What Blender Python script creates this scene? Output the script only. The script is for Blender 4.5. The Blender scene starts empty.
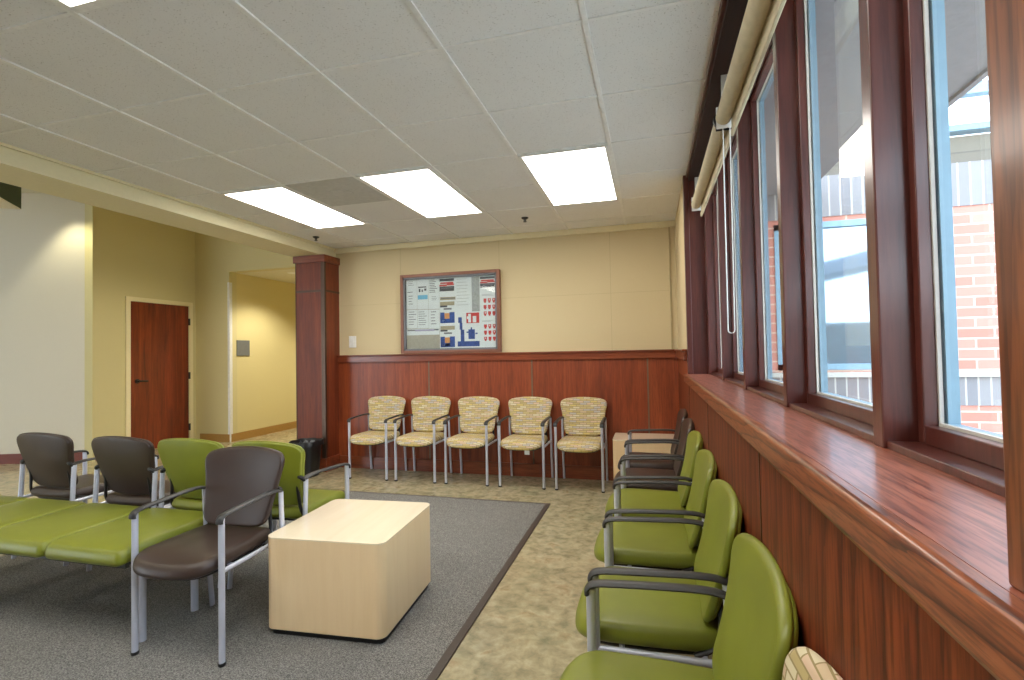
import bpy, math, random
from mathutils import Vector, Matrix
random.seed(7)
sc = bpy.context.scene
COL = sc.collection

# ------------------------------------------------------------------ camera
F, YAW, PIT, ROL, CH = 501.504, -0.2691, 0.0235, -0.0187, 1.354
cy, sy = math.cos(YAW), math.sin(YAW); cp, sp = math.cos(PIT), math.sin(PIT)
fw = Vector((sy*cp, cy*cp, sp)); r0 = Vector((cy, -sy, 0)); u0 = r0.cross(fw)
rr = math.cos(ROL)*r0 + math.sin(ROL)*u0; uu = -math.sin(ROL)*r0 + math.cos(ROL)*u0
cam = bpy.data.cameras.new('camera'); camo = bpy.data.objects.new('camera', cam); COL.objects.link(camo)
M = Matrix((rr, uu, -fw)).transposed().to_4x4(); M.translation = (0, 0, CH); camo.matrix_world = M
cam.sensor_width = 36; cam.lens = F/1024*36; cam.clip_start = 0.02; cam.clip_end = 200
sc.camera = camo

# ------------------------------------------------------------------ world, exposure
EXPOSURE = 0.58
SKY = 6.5
PANEL = 7.0
world = bpy.data.worlds.new('sky'); sc.world = world; world.use_nodes = True
wn = world.node_tree.nodes; wl = world.node_tree.links
bg = wn['Background']
tc = wn.new('ShaderNodeTexCoord'); sx = wn.new('ShaderNodeSeparateXYZ'); cr = wn.new('ShaderNodeValToRGB')
wl.new(tc.outputs['Generated'], sx.inputs[0]); wl.new(sx.outputs['Z'], cr.inputs[0]); wl.new(cr.outputs[0], bg.inputs[0])
cr.color_ramp.elements[0].position = 0.0; cr.color_ramp.elements[0].color = (0.86, 0.92, 1.0, 1)
cr.color_ramp.elements[1].position = 0.8; cr.color_ramp.elements[1].color = (0.55, 0.74, 1.0, 1)
bg.inputs[1].default_value = SKY
sc.view_settings.view_transform = 'Standard'; sc.view_settings.look = 'None'
sc.view_settings.exposure = EXPOSURE; sc.view_settings.gamma = 1.0; sc.view_settings.use_curve_mapping = False
sc.cycles.use_denoising = True
sc.cycles.max_bounces = 10; sc.cycles.diffuse_bounces = 6; sc.cycles.glossy_bounces = 4; sc.cycles.transparent_max_bounces = 12
sc.cycles.sample_clamp_indirect = 6.0

def portal(name, loc, sxx, syy, rot):
    l = bpy.data.lights.new(name, 'AREA'); l.shape = 'RECTANGLE'; l.size = sxx; l.size_y = syy; l.cycles.is_portal = True
    o = bpy.data.objects.new(name, l); COL.objects.link(o); o.location = loc; o.rotation_euler = rot

# ------------------------------------------------------------------ materials
def s2l(c):
    return tuple(((v/255)/12.92 if v/255 <= .04045 else ((v/255+.055)/1.055)**2.4) for v in c) + (1,)
class NT:
    def __init__(s, name):
        s.m = bpy.data.materials.new(name); s.m.use_nodes = True
        s.n = s.m.node_tree.nodes; s.l = s.m.node_tree.links; s.b = s.n['Principled BSDF']
    def node(s, t, **k):
        n = s.n.new(t)
        for a, v in k.items(): setattr(n, a, v)
        return n
    def obj(s):
        return s.node('ShaderNodeTexCoord').outputs['Object']
    def mapping(s, scale, loc=(0, 0, 0), src=None):
        m = s.node('ShaderNodeMapping'); m.inputs['Scale'].default_value = scale; m.inputs['Location'].default_value = loc
        s.l.new(src or s.obj(), m.inputs['Vector']); return m.outputs[0]
    def noise(s, scale, detail=4, vec=None, rough=.55, dist=0):
        n = s.node('ShaderNodeTexNoise'); n.inputs['Scale'].default_value = scale; n.inputs['Detail'].default_value = detail
        n.inputs['Roughness'].default_value = rough; n.inputs['Distortion'].default_value = dist
        s.l.new(vec or s.obj(), n.inputs['Vector']); return n.outputs['Fac']
    def ramp(s, fac, stops, interp='LINEAR'):
        r = s.node('ShaderNodeValToRGB'); e = r.color_ramp; e.interpolation = interp
        while len(e.elements) < len(stops): e.elements.new(.5)
        for q, (p, c) in zip(e.elements, stops): q.position = p; q.color = c
        s.l.new(fac, r.inputs[0]); return r.outputs[0]
    def mix(s, f, a, b, mode='MIX'):
        m = s.node('ShaderNodeMix', data_type='RGBA', blend_type=mode)
        for i, v in ((0, f), (6, a), (7, b)):
            if isinstance(v, (int, float)) or isinstance(v, tuple): m.inputs[i].default_value = v
            else: s.l.new(v, m.inputs[i])
        return m.outputs[2]
    def math(s, op, a, b=0.0):
        m = s.node('ShaderNodeMath', operation=op)
        for i, v in enumerate((a, b)):
            if isinstance(v, (int, float)): m.inputs[i].default_value = v
            else: s.l.new(v, m.inputs[i])
        return m.outputs[0]
    def bump(s, h, strength=.2, dist=.002):
        b = s.node('ShaderNodeBump'); b.inputs['Strength'].default_value = strength; b.inputs['Distance'].default_value = dist
        s.l.new(h, b.inputs['Height']); s.l.new(b.outputs[0], s.b.inputs['Normal'])
    def set(s, col=None, rough=None, metal=None, coat=None, spec=None):
        if col is not None:
            if isinstance(col, tuple): s.b.inputs['Base Color'].default_value = col
            else: s.l.new(col, s.b.inputs['Base Color'])
        if rough is not None:
            if isinstance(rough, (int, float)): s.b.inputs['Roughness'].default_value = rough
            else: s.l.new(rough, s.b.inputs['Roughness'])
        if metal is not None: s.b.inputs['Metallic'].default_value = metal
        if coat is not None: s.b.inputs['Coat Weight'].default_value = coat; s.b.inputs['Coat Roughness'].default_value = .15
        if spec is not None: s.b.inputs['Specular IOR Level'].default_value = spec
        return s.m

def plain(name, rgb, rough=.5, metal=0, amt=.06, scale=30, bump=0, coat=None, spec=None):
    t = NT(name); c = s2l(rgb); n = t.noise(scale, 3)
    d = tuple(x*(1-amt) for x in c[:3])+(1,); u = tuple(min(1, x*(1+amt)) for x in c[:3])+(1,)
    col = t.ramp(n, [(.3, d), (.7, u)])
    if bump: t.bump(n, bump, .001)
    return t.set(col, rough, metal, coat, spec)

def wood(name, dark, mid, light, axis='Z', scale=1.0, rough=.35, coat=.3, streak=.5):
    t = NT(name)
    sv = {'Z': (9, 9, .55), 'Y': (9, .55, 9), 'X': (.55, 9, 9)}[axis]
    v = t.mapping(tuple(x*scale for x in sv))
    n1 = t.noise(1.6, 6, v, .6, .8)
    v2 = t.mapping(tuple(x*scale*7 for x in sv))
    n2 = t.noise(2.0, 4, v2, .6)
    c1 = t.ramp(n1, [(.30, s2l(dark)), (.5, s2l(mid)), (.72, s2l(light))])
    c2 = t.ramp(n2, [(.35, (.35, .3, .3, 1)), (.55, (1, 1, 1, 1))])
    col = t.mix(streak, c1, c2, 'MULTIPLY')
    t.bump(n2, .08, .0006)
    return t.set(col, rough, 0, coat)

def oak_rings(name, dark, mid, light, axis='Y', rough=.35, sc_=1.0, coat=.3):
    # stained oak with cathedral grain
    t = NT(name)
    sv = {'Z': (1, 1, .07), 'Y': (1, .07, 1), 'X': (.07, 1, 1)}[axis]
    v = t.mapping(tuple(x*sc_ for x in sv))
    n0 = t.noise(5, 3, v, .5)
    w = t.node('ShaderNodeTexWave', wave_type='BANDS', bands_direction='DIAGONAL', wave_profile='SAW')
    w.inputs['Scale'].default_value = 9; w.inputs['Distortion'].default_value = 6; w.inputs['Detail'].default_value = 3; w.inputs['Detail Scale'].default_value = 1.2
    t.l.new(v, w.inputs['Vector'])
    c1 = t.ramp(w.outputs['Fac'], [(.0, s2l(dark)), (.22, s2l(mid)), (.8, s2l(light)), (1, s2l(mid))])
    c0 = t.ramp(n0, [(.3, (.75, .72, .7, 1)), (.7, (1, 1, 1, 1))])
    v2 = t.mapping(tuple(x*60*sc_ for x in sv)); n2 = t.noise(2, 3, v2)
    c2 = t.ramp(n2, [(.38, (.35, .3, .28, 1)), (.56, (1, 1, 1, 1))])
    col = t.mix(1.0, t.mix(.7, c1, c2, 'MULTIPLY'), c0, 'MULTIPLY')
    t.bump(n2, .1, .0006)
    return t.set(col, rough, 0, coat, .5 if coat else .25)

MT = {}
MT['ceil'] = NT('acoustic_tile'); _t = MT['ceil']
_v = _t.noise(160, 2); _n = _t.noise(3, 2)
_c = _t.mix(.25, s2l((233, 232, 230)), _t.ramp(_n, [(.3, s2l((227, 226, 224))), (.7, s2l((239, 238, 236)))]))
_c = _t.mix(_t.ramp(_v, [(.30, (1, 1, 1, 1)), (.36, (0, 0, 0, 1))]), _c, s2l((180, 176, 170))); _t.bump(_v, .25, .001)
MT['ceil'] = _t.set(_c, .95)
MT['grid'] = plain('grid_white', (236, 235, 232), .5)
MT['trimcream'] = plain('cream_paint', (232, 220, 180), .6, amt=.02)
MT['bulkhead'] = plain('bulkhead_paint', (226, 216, 178), .7, amt=.02)
def wallcov(name, rgb):
    t = NT(name); n = t.noise(220, 3); c = s2l(rgb)
    b = t.node('ShaderNodeTexNoise'); b.inputs['Scale'].default_value = .8; t.l.new(t.obj(), b.inputs['Vector'])
    col = t.mix(.5, c, t.ramp(n, [(.3, tuple(x*.88 for x in c[:3])+(1,)), (.7, c)])); t.bump(n, .15, .0008)
    return t.set(col, .8)
MT['tanwall'] = wallcov('tan_wallcovering', (208, 190, 150))
MT['creamwall'] = wallcov('cream_wall_paint', (212, 200, 150))
MT['whitewall'] = wallcov('pale_wall_paint', (216, 209, 192))
MT['hallwall'] = wallcov('hall_wall_paint', (220, 206, 152))
MT['wains'] = wood('cherry_panel', (116, 50, 24), (142, 64, 30), (160, 80, 42), 'Z', 1.0, .45, .1, .4)
MT['wains_dark'] = wood('cherry_column', (92, 38, 16), (118, 50, 22), (134, 64, 30), 'Z', 1.0, .5, .0, .4)
MT['cap'] = wood('cherry_cap', (104, 46, 24), (132, 62, 34), (150, 78, 44), 'X', 1.0, .35, .3, .4)
MT['capy'] = wood('cherry_cap_side', (104, 46, 24), (132, 62, 34), (150, 78, 44), 'Y', 1.0, .35, .3, .4)
MT['oakpanel'] = oak_rings('stained_oak_panel', (88, 34, 14), (120, 52, 24), (138, 66, 32), 'Z', .48, 1.0, 0)
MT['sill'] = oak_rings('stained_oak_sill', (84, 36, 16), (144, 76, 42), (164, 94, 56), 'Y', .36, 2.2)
MT['silltop'] = oak_rings('stained_oak_sill_top_sheen', (138, 76, 58), (164, 96, 76), (174, 106, 84), 'Y', .34, 1.6)  # paler, pinker than the nosing: window reflection put into the colour
MT['mull'] = wood('mahogany_mullion', (66, 30, 25), (86, 42, 35), (100, 52, 42), 'Z', 1.0, .32, .4, .4)
MT['post'] = oak_rings('stained_oak_post', (104, 54, 26), (126, 68, 34), (142, 80, 42), 'Z', .4, 1.1)
MT['darkhead'] = wood('dark_head', (34, 14, 10), (44, 18, 14), (56, 24, 18), 'Y', 1.0, .6, .0, .3)
MT['bronze'] = plain('bronze_strip', (84, 66, 54), .4, .7)
MT['greyseam'] = plain('seam_strip', (124, 104, 84), .45, .5)
MT['door'] = wood('mahogany_door', (84, 24, 10), (120, 42, 18), (148, 62, 30), 'Z', .9, .35, .3, .4)
MT['basered'] = plain('red_brown_base', (112, 46, 26), .5)
MT['basetan'] = plain('tan_vinyl_base', (168, 128, 66), .5)
MT['seamtan'] = plain('tan_seam', (176, 158, 118), .7)
MT['guard'] = plain('white_corner_guard', (226, 226, 226), .4)
# vinyl floor
_t = NT('mottled_vinyl')
_n1 = _t.noise(7, 5, None, .6, .5); _n2 = _t.noise(17, 5, _t.mapping((1, 1, 1), (4, 7, 0)), .6, .4); _n3 = _t.noise(3.2, 3, _t.mapping((1, 1, 1), (9, 2, 0)))
_c = _t.ramp(_n1, [(.30, s2l((114, 112, 86))), (.45, s2l((156, 146, 114))), (.57, s2l((188, 176, 142))), (.68, s2l((160, 132, 92)))])
_c = _t.mix(.5, _c, _t.ramp(_n2, [(.32, s2l((122, 122, 98))), (.5, s2l((176, 164, 132))), (.66, s2l((202, 192, 162)))]))
_c = _t.mix(_t.ramp(_n3, [(.52, (0, 0, 0, 1)), (.72, (.4, .4, .4, 1))]), _c, s2l((136, 142, 110)))
_t.bump(_n2, .03, .0005)
MT['vinyl'] = _t.set(_c, .2, 0, .15)
_t = NT('loop_carpet')
_n1 = _t.noise(170, 3, None, .7); _n2 = _t.noise(60, 3)
_c = _t.ramp(_n1, [(.34, s2l((68, 68, 65))), (.5, s2l((127, 126, 123))), (.66, s2l((174, 172, 166)))])
_c = _t.mix(.2, _c, _t.ramp(_n2, [(.3, s2l((90, 86, 84))), (.7, s2l((140, 136, 134)))]))
_t.bump(_n1, .6, .004); MT['carpet'] = _t.set(_c, .95, spec=.1)
MT['carpetedge'] = plain('carpet_edge_strip', (74, 64, 58), .5)
def leather(name, rgb, rough=.40):
    t = NT(name); n = t.noise(260, 3); n2 = t.noise(5, 3); c = s2l(rgb)
    col = t.ramp(n2, [(.3, tuple(x*.92 for x in c[:3])+(1,)), (.7, tuple(min(1, x*1.06) for x in c[:3])+(1,))]); t.bump(n, .12, .0005)
    return t.set(col, rough, spec=.5)
MT['green'] = leather('green_vinyl_upholstery', (124, 130, 38))
MT['brown'] = leather('brown_vinyl_upholstery', (60, 46, 39))
MT['silver'] = plain('silver_frame_paint', (206, 209, 222), .32, .35, .02)
MT['armpad'] = plain('charcoal_arm_pad', (50, 49, 49), .45, 0, .1, 80)
MT['black'] = plain('black_plastic', (22, 22, 23), .4, 0, .1)
MT['steel'] = plain('dark_steel', (68, 68, 65), .4, .5)
# patterned fabric: running dashes in several colours
_t = NT('dash_pattern_fabric'); _s = _t.node('ShaderNodeSeparateXYZ'); _t.l.new(_t.obj(), _s.inputs[0])
_v = _t.math('ADD', _s.outputs['Z'], _t.math('MULTIPLY', _s.outputs['Y'], 1.0))
_row = _t.math('DIVIDE', _v, .025); _ri = _t.math('FLOOR', _row); _rf = _t.math('FRACT', _row)
_off = _t.math('MULTIPLY', _t.math('MODULO', _ri, 2.0), .5)
_cx = _t.math('ADD', _t.math('DIVIDE', _t.math('ADD', _s.outputs['X'], 4.0), .072), _off); _ci = _t.math('FLOOR', _cx); _cf = _t.math('FRACT', _cx)
_cb = _t.node('ShaderNodeCombineXYZ'); _t.l.new(_ci, _cb.inputs[0]); _t.l.new(_ri, _cb.inputs[1])
_wn = _t.node('ShaderNodeTexWhiteNoise', noise_dimensions='2D'); _t.l.new(_cb.outputs[0], _wn.inputs['Vector'])
_pal = [(0, (198, 178, 126)), (.2, (212, 200, 166)), (.38, (202, 178, 144)), (.52, (208, 186, 116)), (.68, (184, 176, 168)), (.8, (210, 182, 154)), (.9, (186, 166, 114))]
_c = _t.ramp(_wn.outputs['Value'], [(p, s2l(c)) for p, c in _pal], 'CONSTANT')
_edge = _t.math('LESS_THAN', _rf, .2); _e2 = _t.math('LESS_THAN', _cf, .06); _ed = _t.math('MAXIMUM', _edge, _e2)
_c = _t.mix(_ed, _c, s2l((150, 132, 88))); MT['pattern'] = _t.set(_c, .8)
MT['maple'] = wood('maple_laminate', (238, 208, 160), (241, 212, 166), (244, 217, 172), 'Z', 1.0, .3, .2, .03)
MT['mapletop'] = wood('maple_laminate_top', (246, 228, 196), (249, 232, 202), (251, 235, 206), 'Y', 1.0, .16, .3, .02)
MT['shade'] = plain('cream_roller_fabric', (196, 184, 154), .7)
MT['chain'] = plain('bead_chain', (210, 210, 205), .4, .3)
MT['bluealu'] = plain('blue_grey_aluminium', (130, 160, 176), .4, .1)
MT['gasket'] = plain('pale_gasket', (200, 196, 188), .5)
MT['ventgrey'] = plain('grey_vent', (200, 199, 195), .7)
MT['gypsum'] = plain('white_gypsum', (218, 212, 190), .8)
MT['darkgreen'] = plain('dark_green_paint', (52, 72, 58), .6)
MT['frameco'] = plain('copper_brown_frame', (132, 88, 70), .4, .3)
MT['framein'] = plain('grey_frame_lining', (110, 112, 118), .5)
MT['cork'] = plain('grey_tack_board', (178, 172, 158), .9)
MT['paper'] = plain('white_paper', (228, 232, 232), .7, amt=.02)
MT['paper2'] = plain('grey_paper', (168, 170, 168), .7, amt=.15, scale=40)
MT['ink'] = plain('grey_ink', (120, 122, 126), .7)
MT['red'] = plain('red_ink', (206, 70, 66), .6)
MT['blue'] = plain('blue_ink', (56, 84, 150), .6, amt=.3, scale=60)
MT['ltblue'] = plain('light_blue_ink', (110, 180, 214), .6)
MT['dkgrey'] = plain('charcoal_ink', (74, 76, 84), .6)
MT['orange'] = plain('orange_ink', (214, 150, 90), .6)
MT['tanink'] = plain('tan_ink', (170, 158, 130), .6)
MT['lilac'] = plain('lilac_ink', (170, 165, 190), .6)
MT['sign'] = plain('grey_sign', (110, 112, 112), .5)
MT['switch'] = plain('white_switch', (232, 230, 224), .4)
MT['soffit'] = plain('grey_soffit', (142, 139, 141), .8)
MT['bounce_ground'] = plain('pale_bounce_pavement', (190, 188, 176), .9, amt=.4, scale=4)  # ground tone made pale to bounce daylight up to the ceiling
MT['concrete'] = plain('pale_concrete', (190, 186, 178), .8)
MT['leaf'] = plain('shrub_green', (86, 112, 52), .7, amt=.4)
def bricks(name, c1, c2, mortar, w, h, msize=.008, axis='XZ', soldier=False):
    t = NT(name); s = t.node('ShaderNodeSeparateXYZ'); t.l.new(t.obj(), s.inputs[0])
    c = t.node('ShaderNodeCombineXYZ'); t.l.new(s.outputs['X' if axis == 'XZ' else 'Y'], c.inputs[0]); t.l.new(s.outputs['Z'], c.inputs[1])
    b = t.node('ShaderNodeTexBrick'); t.l.new(c.outputs[0], b.inputs['Vector'])
    b.inputs['Scale'].default_value = 1; b.inputs['Brick Width'].default_value = w; b.inputs['Row Height'].default_value = h
    b.inputs['Mortar Size'].default_value = msize; b.inputs['Color1'].default_value = s2l(c1); b.inputs['Color2'].default_value = s2l(c2); b.inputs['Mortar'].default_value = s2l(mortar)
    if soldier: b.offset = 0
    return t.set(b.outputs['Color'], .85)
MT['brick'] = bricks('hazed_red_brick', (190, 122, 106), (202, 140, 124), (216, 186, 166), .30, .1)  # brick and mortar tones drawn together, haze put into the colour
MT['soldier'] = bricks('grey_soldier_brick', (128, 124, 126), (144, 139, 138), (184, 178, 170), .1, 1.2, soldier=True)
MT['block'] = bricks('shade_darkened_beige_block', (112, 104, 92), (120, 112, 98), (100, 94, 84), .8, .2)  # beige darkened in the colour to stand in for overhang shade
# glass
_t = NT('window_glass'); _m = _t.n['Material Output']; _tr = _t.node('ShaderNodeBsdfTransparent'); _tr.inputs[0].default_value = (.93, .95, .95, 1)
_gl = _t.node('ShaderNodeBsdfGlossy'); _gl.inputs['Roughness'].default_value = .01; _lw = _t.node('ShaderNodeLayerWeight'); _lw.inputs[0].default_value = .5
_fr = _t.math('ADD', _t.math('MULTIPLY', _t.math('POWER', _lw.outputs['Facing'], 5.0), .8), .035)
_mx = _t.node('ShaderNodeMixShader'); _t.l.new(_fr, _mx.inputs[0]); _t.l.new(_tr.outputs[0], _mx.inputs[1]); _t.l.new(_gl.outputs[0], _mx.inputs[2]); _t.l.new(_mx.outputs[0], _m.inputs[0])
MT['glass'] = _t.m
MT['reflglass'] = plain('reflective_window_glass', (150, 170, 185), .04, .75, .02)
def emis(name, col, st):
    t = NT(name); t.b.inputs['Base Color'].default_value = (.9, .9, .9, 1); t.b.inputs['Emission Color'].default_value = col
    t.b.inputs['Emission Strength'].default_value = st; return t.m
MT['panel'] = emis('lit_diffuser', (1.0, .955, .87, 1), PANEL)
MT['lamp'] = emis('lit_downlight', (1.0, .86, .6, 1), 40)
MT['bag'] = plain('clear_bin_liner', (120, 122, 126), .2)

# ------------------------------------------------------------------ mesh helpers
class MB:
    def __init__(s): s.v = []; s.f = []; s.mi = []
    def add(s, vs, fs, mi=0):
        o = len(s.v); s.v += [tuple(p) for p in vs]; s.f += [tuple(o+i for i in f) for f in fs]; s.mi += [mi]*len(fs); return s
    def box(s, a, b, mi=0):
        (x0, y0, z0), (x1, y1, z1) = a, b
        x0, x1 = min(x0, x1), max(x0, x1); y0, y1 = min(y0, y1), max(y0, y1); z0, z1 = min(z0, z1), max(z0, z1)
        v = [(x0, y0, z0), (x1, y0, z0), (x1, y1, z0), (x0, y1, z0), (x0, y0, z1), (x1, y0, z1), (x1, y1, z1), (x0, y1, z1)]
        return s.add(v, [(0, 3, 2, 1), (4, 5, 6, 7), (0, 1, 5, 4), (1, 2, 6, 5), (2, 3, 7, 6), (3, 0, 4, 7)], mi)
    def prism(s, poly, z0, z1, mi=0, T=lambda x, y, z: (x, y, z)):
        n = len(poly); v = [T(x, y, z0) for x, y in poly]+[T(x, y, z1) for x, y in poly]
        fs = [tuple(reversed(range(n))), tuple(range(n, 2*n))]+[(i, (i+1) % n, n+(i+1) % n, n+i) for i in range(n)]
        return s.add(v, fs, mi)
    def tube(s, path, rx, ry=None, seg=12, up=(1, 0, 0), mi=0, cap=True):
        ry = ry or rx; P = [Vector(p) for p in path]; n = len(P); vs = []
        up = Vector(up)
        for i, p in enumerate(P):
            d = (P[min(i+1, n-1)]-P[max(i-1, 0)]).normalized()
            a = (up-d*up.dot(d)).normalized(); b = d.cross(a)
            k = 1.0
            for j in range(seg):
                t = 2*math.pi*j/seg
                vs.append(p+a*(rx*math.cos(t))*k+b*(ry*math.sin(t))*k)
        fs = []
        for i in range(n-1):
            for j in range(seg):
                fs.append((i*seg+j, i*seg+(j+1) % seg, (i+1)*seg+(j+1) % seg, (i+1)*seg+j))
        if cap: fs += [tuple(reversed(range(seg))), tuple((n-1)*seg+j for j in range(seg))]
        return s.add(vs, fs, mi)
    def lathe(s, prof, seg=24, c=(0, 0, 0), mi=0, sq=0):
        vs = []; n = len(prof)
        for r, z in prof:
            for j in range(seg):
                t = 2*math.pi*j/seg; cc, ss = math.cos(t), math.sin(t)
                k = 1.0
                if sq: k = (abs(cc)**(2+sq)+abs(ss)**(2+sq))**(-1/(2+sq))
                vs.append((c[0]+r*cc*k, c[1]+r*ss*k, c[2]+z))
        fs = [(i*seg+j, i*seg+(j+1) % seg, (i+1)*seg+(j+1) % seg, (i+1)*seg+j) for i in range(n-1) for j in range(seg)]
        fs += [tuple(reversed(range(seg))), tuple((n-1)*seg+j for j in range(seg))]
        return s.add(vs, fs, mi)
    def pad(s, outline, tf, tb, r, dome=.0, T=lambda x, y, z: (x, y, z), mi=0):
        """cushion: closed outline, front thickness tf (+z), back thickness tb (-z), edge rounding r"""
        n = len(outline); cx = sum(p[0] for p in outline)/n; cyy = sum(p[1] for p in outline)/n
        rings = []
        def ring(ins, z, scl=1.0):
            o = []
            for x, y in outline:
                dx, dy = x-cx, y-cyy; L = math.hypot(dx, dy); k = max(0, (L-ins)/L)*scl
                o.append((cx+dx*k, cyy+dy*k, z))
            return o
        K = 6
        for k in range(K+1):
            a = math.pi/2*(1-k/K); rings.append(ring(r*(1-math.cos(a)), -tb*math.sin(a)))
        for k in range(1, K+1):
            a = math.pi/2*k/K; rings.append(ring(r*(1-math.cos(a)), tf*math.sin(a)))
        for sc2 in (.8, .55, .3, .1):
            rings.append(ring(r, tf+dome*(1-sc2*sc2), sc2))
        back = [ring(r, -tb, sc2) for sc2 in (.1, .3, .55, .8)]
        rings = back+rings
        vs = [T(*p) for R in rings for p in R]; m = len(rings)
        fs = [(i*n+j, i*n+(j+1) % n, (i+1)*n+(j+1) % n, (i+1)*n+j) for i in range(m-1) for j in range(n)]
        fs += [tuple(reversed(range(n))), tuple((m-1)*n+j for j in range(n))]
        return s.add(vs, fs, mi)

def catmull(pts, k=6):
    out = []; n = len(pts)
    for i in range(n):
        p0, p1, p2, p3 = (Vector(pts[(i+d) % n]) for d in (-1, 0, 1, 2))
        for j in range(k):
            t = j/k
            out.append(tuple(.5*((2*p1)+(-p0+p2)*t+(2*p0-5*p1+4*p2-p3)*t*t+(-p0+3*p1-3*p2+p3)*t**3)))
    return out
def opencat(pts, k=5):
    P = [Vector(p) for p in pts]; P = [2*P[0]-P[1]]+P+[2*P[-1]-P[-2]]; out = []
    for i in range(1, len(P)-2):
        p0, p1, p2, p3 = P[i-1:i+3]
        for j in range(k):
            t = j/k; out.append(tuple(.5*((2*p1)+(-p0+p2)*t+(2*p0-5*p1+4*p2-p3)*t*t+(-p0+3*p1-3*p2+p3)*t**3)))
    out.append(tuple(P[-2])); return out
def rrect(x0, y0, x1, y1, r, k=5):
    o = []
    for cx, cyy, a0 in ((x1-r, y1-r, 0), (x0+r, y1-r, 90), (x0+r, y0+r, 180), (x1-r, y0+r, 270)):
        for j in range(k+1):
            a = math.radians(a0+90*j/k); o.append((cx+r*math.cos(a), cyy+r*math.sin(a)))
    return o

def obj(name, mb, mats, parent=None, smooth=False, bevel=0, **props):
    me = bpy.data.meshes.new(name); me.from_pydata(mb.v, [], mb.f)
    if isinstance(mats, str): mats = [mats]
    for m in mats: me.materials.append(MT[m])
    for p, i in zip(me.polygons, mb.mi): p.material_index = i; p.use_smooth = smooth
    me.validate(); me.update()
    import bmesh
    bm = bmesh.new(); bm.from_mesh(me); bmesh.ops.recalc_face_normals(bm, faces=bm.faces); bm.to_mesh(me); bm.free()
    if smooth:
        try: me.set_sharp_from_angle(angle=math.radians(50))
        except Exception: pass
    o = bpy.data.objects.new(name, me); COL.objects.link(o)
    if parent: o.parent = parent
    if bevel:
        b = o.modifiers.new('bevel', 'BEVEL'); b.width = bevel; b.segments = 3; b.limit_method = 'ANGLE'; b.angle_limit = math.radians(40)
        for p in me.polygons: p.use_smooth = True
        try: me.set_sharp_from_angle(angle=math.radians(50))
        except Exception: pass
        w = o.modifiers.new('wn', 'WEIGHTED_NORMAL'); w.keep_sharp = True
    for k, v in props.items(): o[k] = v
    return o
def B(name, a, b, mat, parent=None, bevel=0, **p):
    return obj(name, MB().box(a, b), mat, parent, bevel=bevel, **p)
def ST(name, a, b, mat, parent=None, bevel=0):
    return B(name, a, b, mat, parent, bevel, **({} if parent else {'kind': 'structure'}))
def empty(name, loc=(0, 0, 0), rz=0, label=None, cat=None, group=None, kind=None):
    o = bpy.data.objects.new(name, None); COL.objects.link(o); o.location = loc; o.rotation_euler = (0, 0, rz); o.empty_display_size = .1
    if label: o['label'] = label
    if cat: o['category'] = cat
    if group: o['group'] = group
    if kind: o['kind'] = kind
    return o
def tag(o, label, cat, group=None):
    o['label'] = label; o['category'] = cat
    if group: o['group'] = group
    return o
def copy_tree(o, parent=None):
    c = o.copy(); COL.objects.link(c); c.parent = parent
    for ch in list(o.children): copy_tree(ch, c)
    return c

# ------------------------------------------------------------------ the shell
CE = 2.646; YB = 5.346; XR = .27; T = .6096; XG = -.2171; YG = 1.3469; XBM = -3.70; YREAR = -4.0
ATR = 3.6
HX = -6.48; DX = -7.16; WY = 6.52
# floor
fl = ST('floor', (-13, YREAR, -.1), (XR+.3, 12.0, 0), 'vinyl')
mb = MB().box((-4.35, -2.6, .0), (-.925, 4.365, .0075)); cpt = obj('carpet', mb, 'carpet'); tag(cpt, 'grey speckled loop carpet inlaid in the vinyl floor', 'carpet')
mb = MB().box((-.927, -2.6, 0), (-.885, 4.39, .008)).box((-4.35, 4.363, 0), (-.927, 4.388, .008)); obj('edge_strip', mb, 'carpetedge', cpt, bevel=.002)
# ceiling
mb = MB().box((XBM, YREAR, CE+.008), (.30, YB, CE+.1))
ceil = obj('ceiling', mb, 'ceil', kind='structure')
g = MB()
for l in range(-1, 7):
    x = XG-l*T
    if XBM < x < .29: g.box((x-.011, YREAR, CE), (x+.011, YB, CE+.02))
gx = [i for i in range(-9, 8)]
for c in gx:
    y = YG+c*T
    if YREAR < y < YB: g.box((XBM, y-.008, CE+.003), (.30, y+.008, CE+.02))
obj('ceiling_grid', g, 'grid', ceil)
ST('trim_1', (XBM, YB-.045, CE-.052), (XR, YB, CE+.008), 'trimcream', bevel=.008)      # crown under the ceiling at the back wall
ST('trim_2', (XBM-.002, YREAR, CE-.01), (XBM+.02, YB, CE+.008), 'trimcream')
# bulkhead beam between waiting area and the atrium
ST('beam', (-4.10, YREAR, 2.535), (XBM, YB+.02, ATR+.1), 'bulkhead')
# walls
ST('wall_back', (-4.0, YB, 0), (XR+.3, YB+.2, ATR+.1), 'tanwall')
s = MB()
for x in (-.388, -1.607, -2.826): s.box((x-.0015, YB-.0015, 1.33), (x+.0015, YB+.01, CE-.05))
s.box((.205, YB-.012, 1.33), (.22, YB, CE-.05)).box((-3.64, YB-.0015, 1.95), (.2, YB+.01, 1.952))
obj('trim_3', s, 'seamtan', kind='structure')
ST('wall_rear', (-4.1, YREAR-.2, 0), (XR+.3, YREAR, ATR+.1), 'wains_dark')  # unseen wall; dark wood finish chosen to keep bounce off the chair backs
YW0, YW1 = .25, 3.90       # opening between the near post and the far jamb
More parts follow.
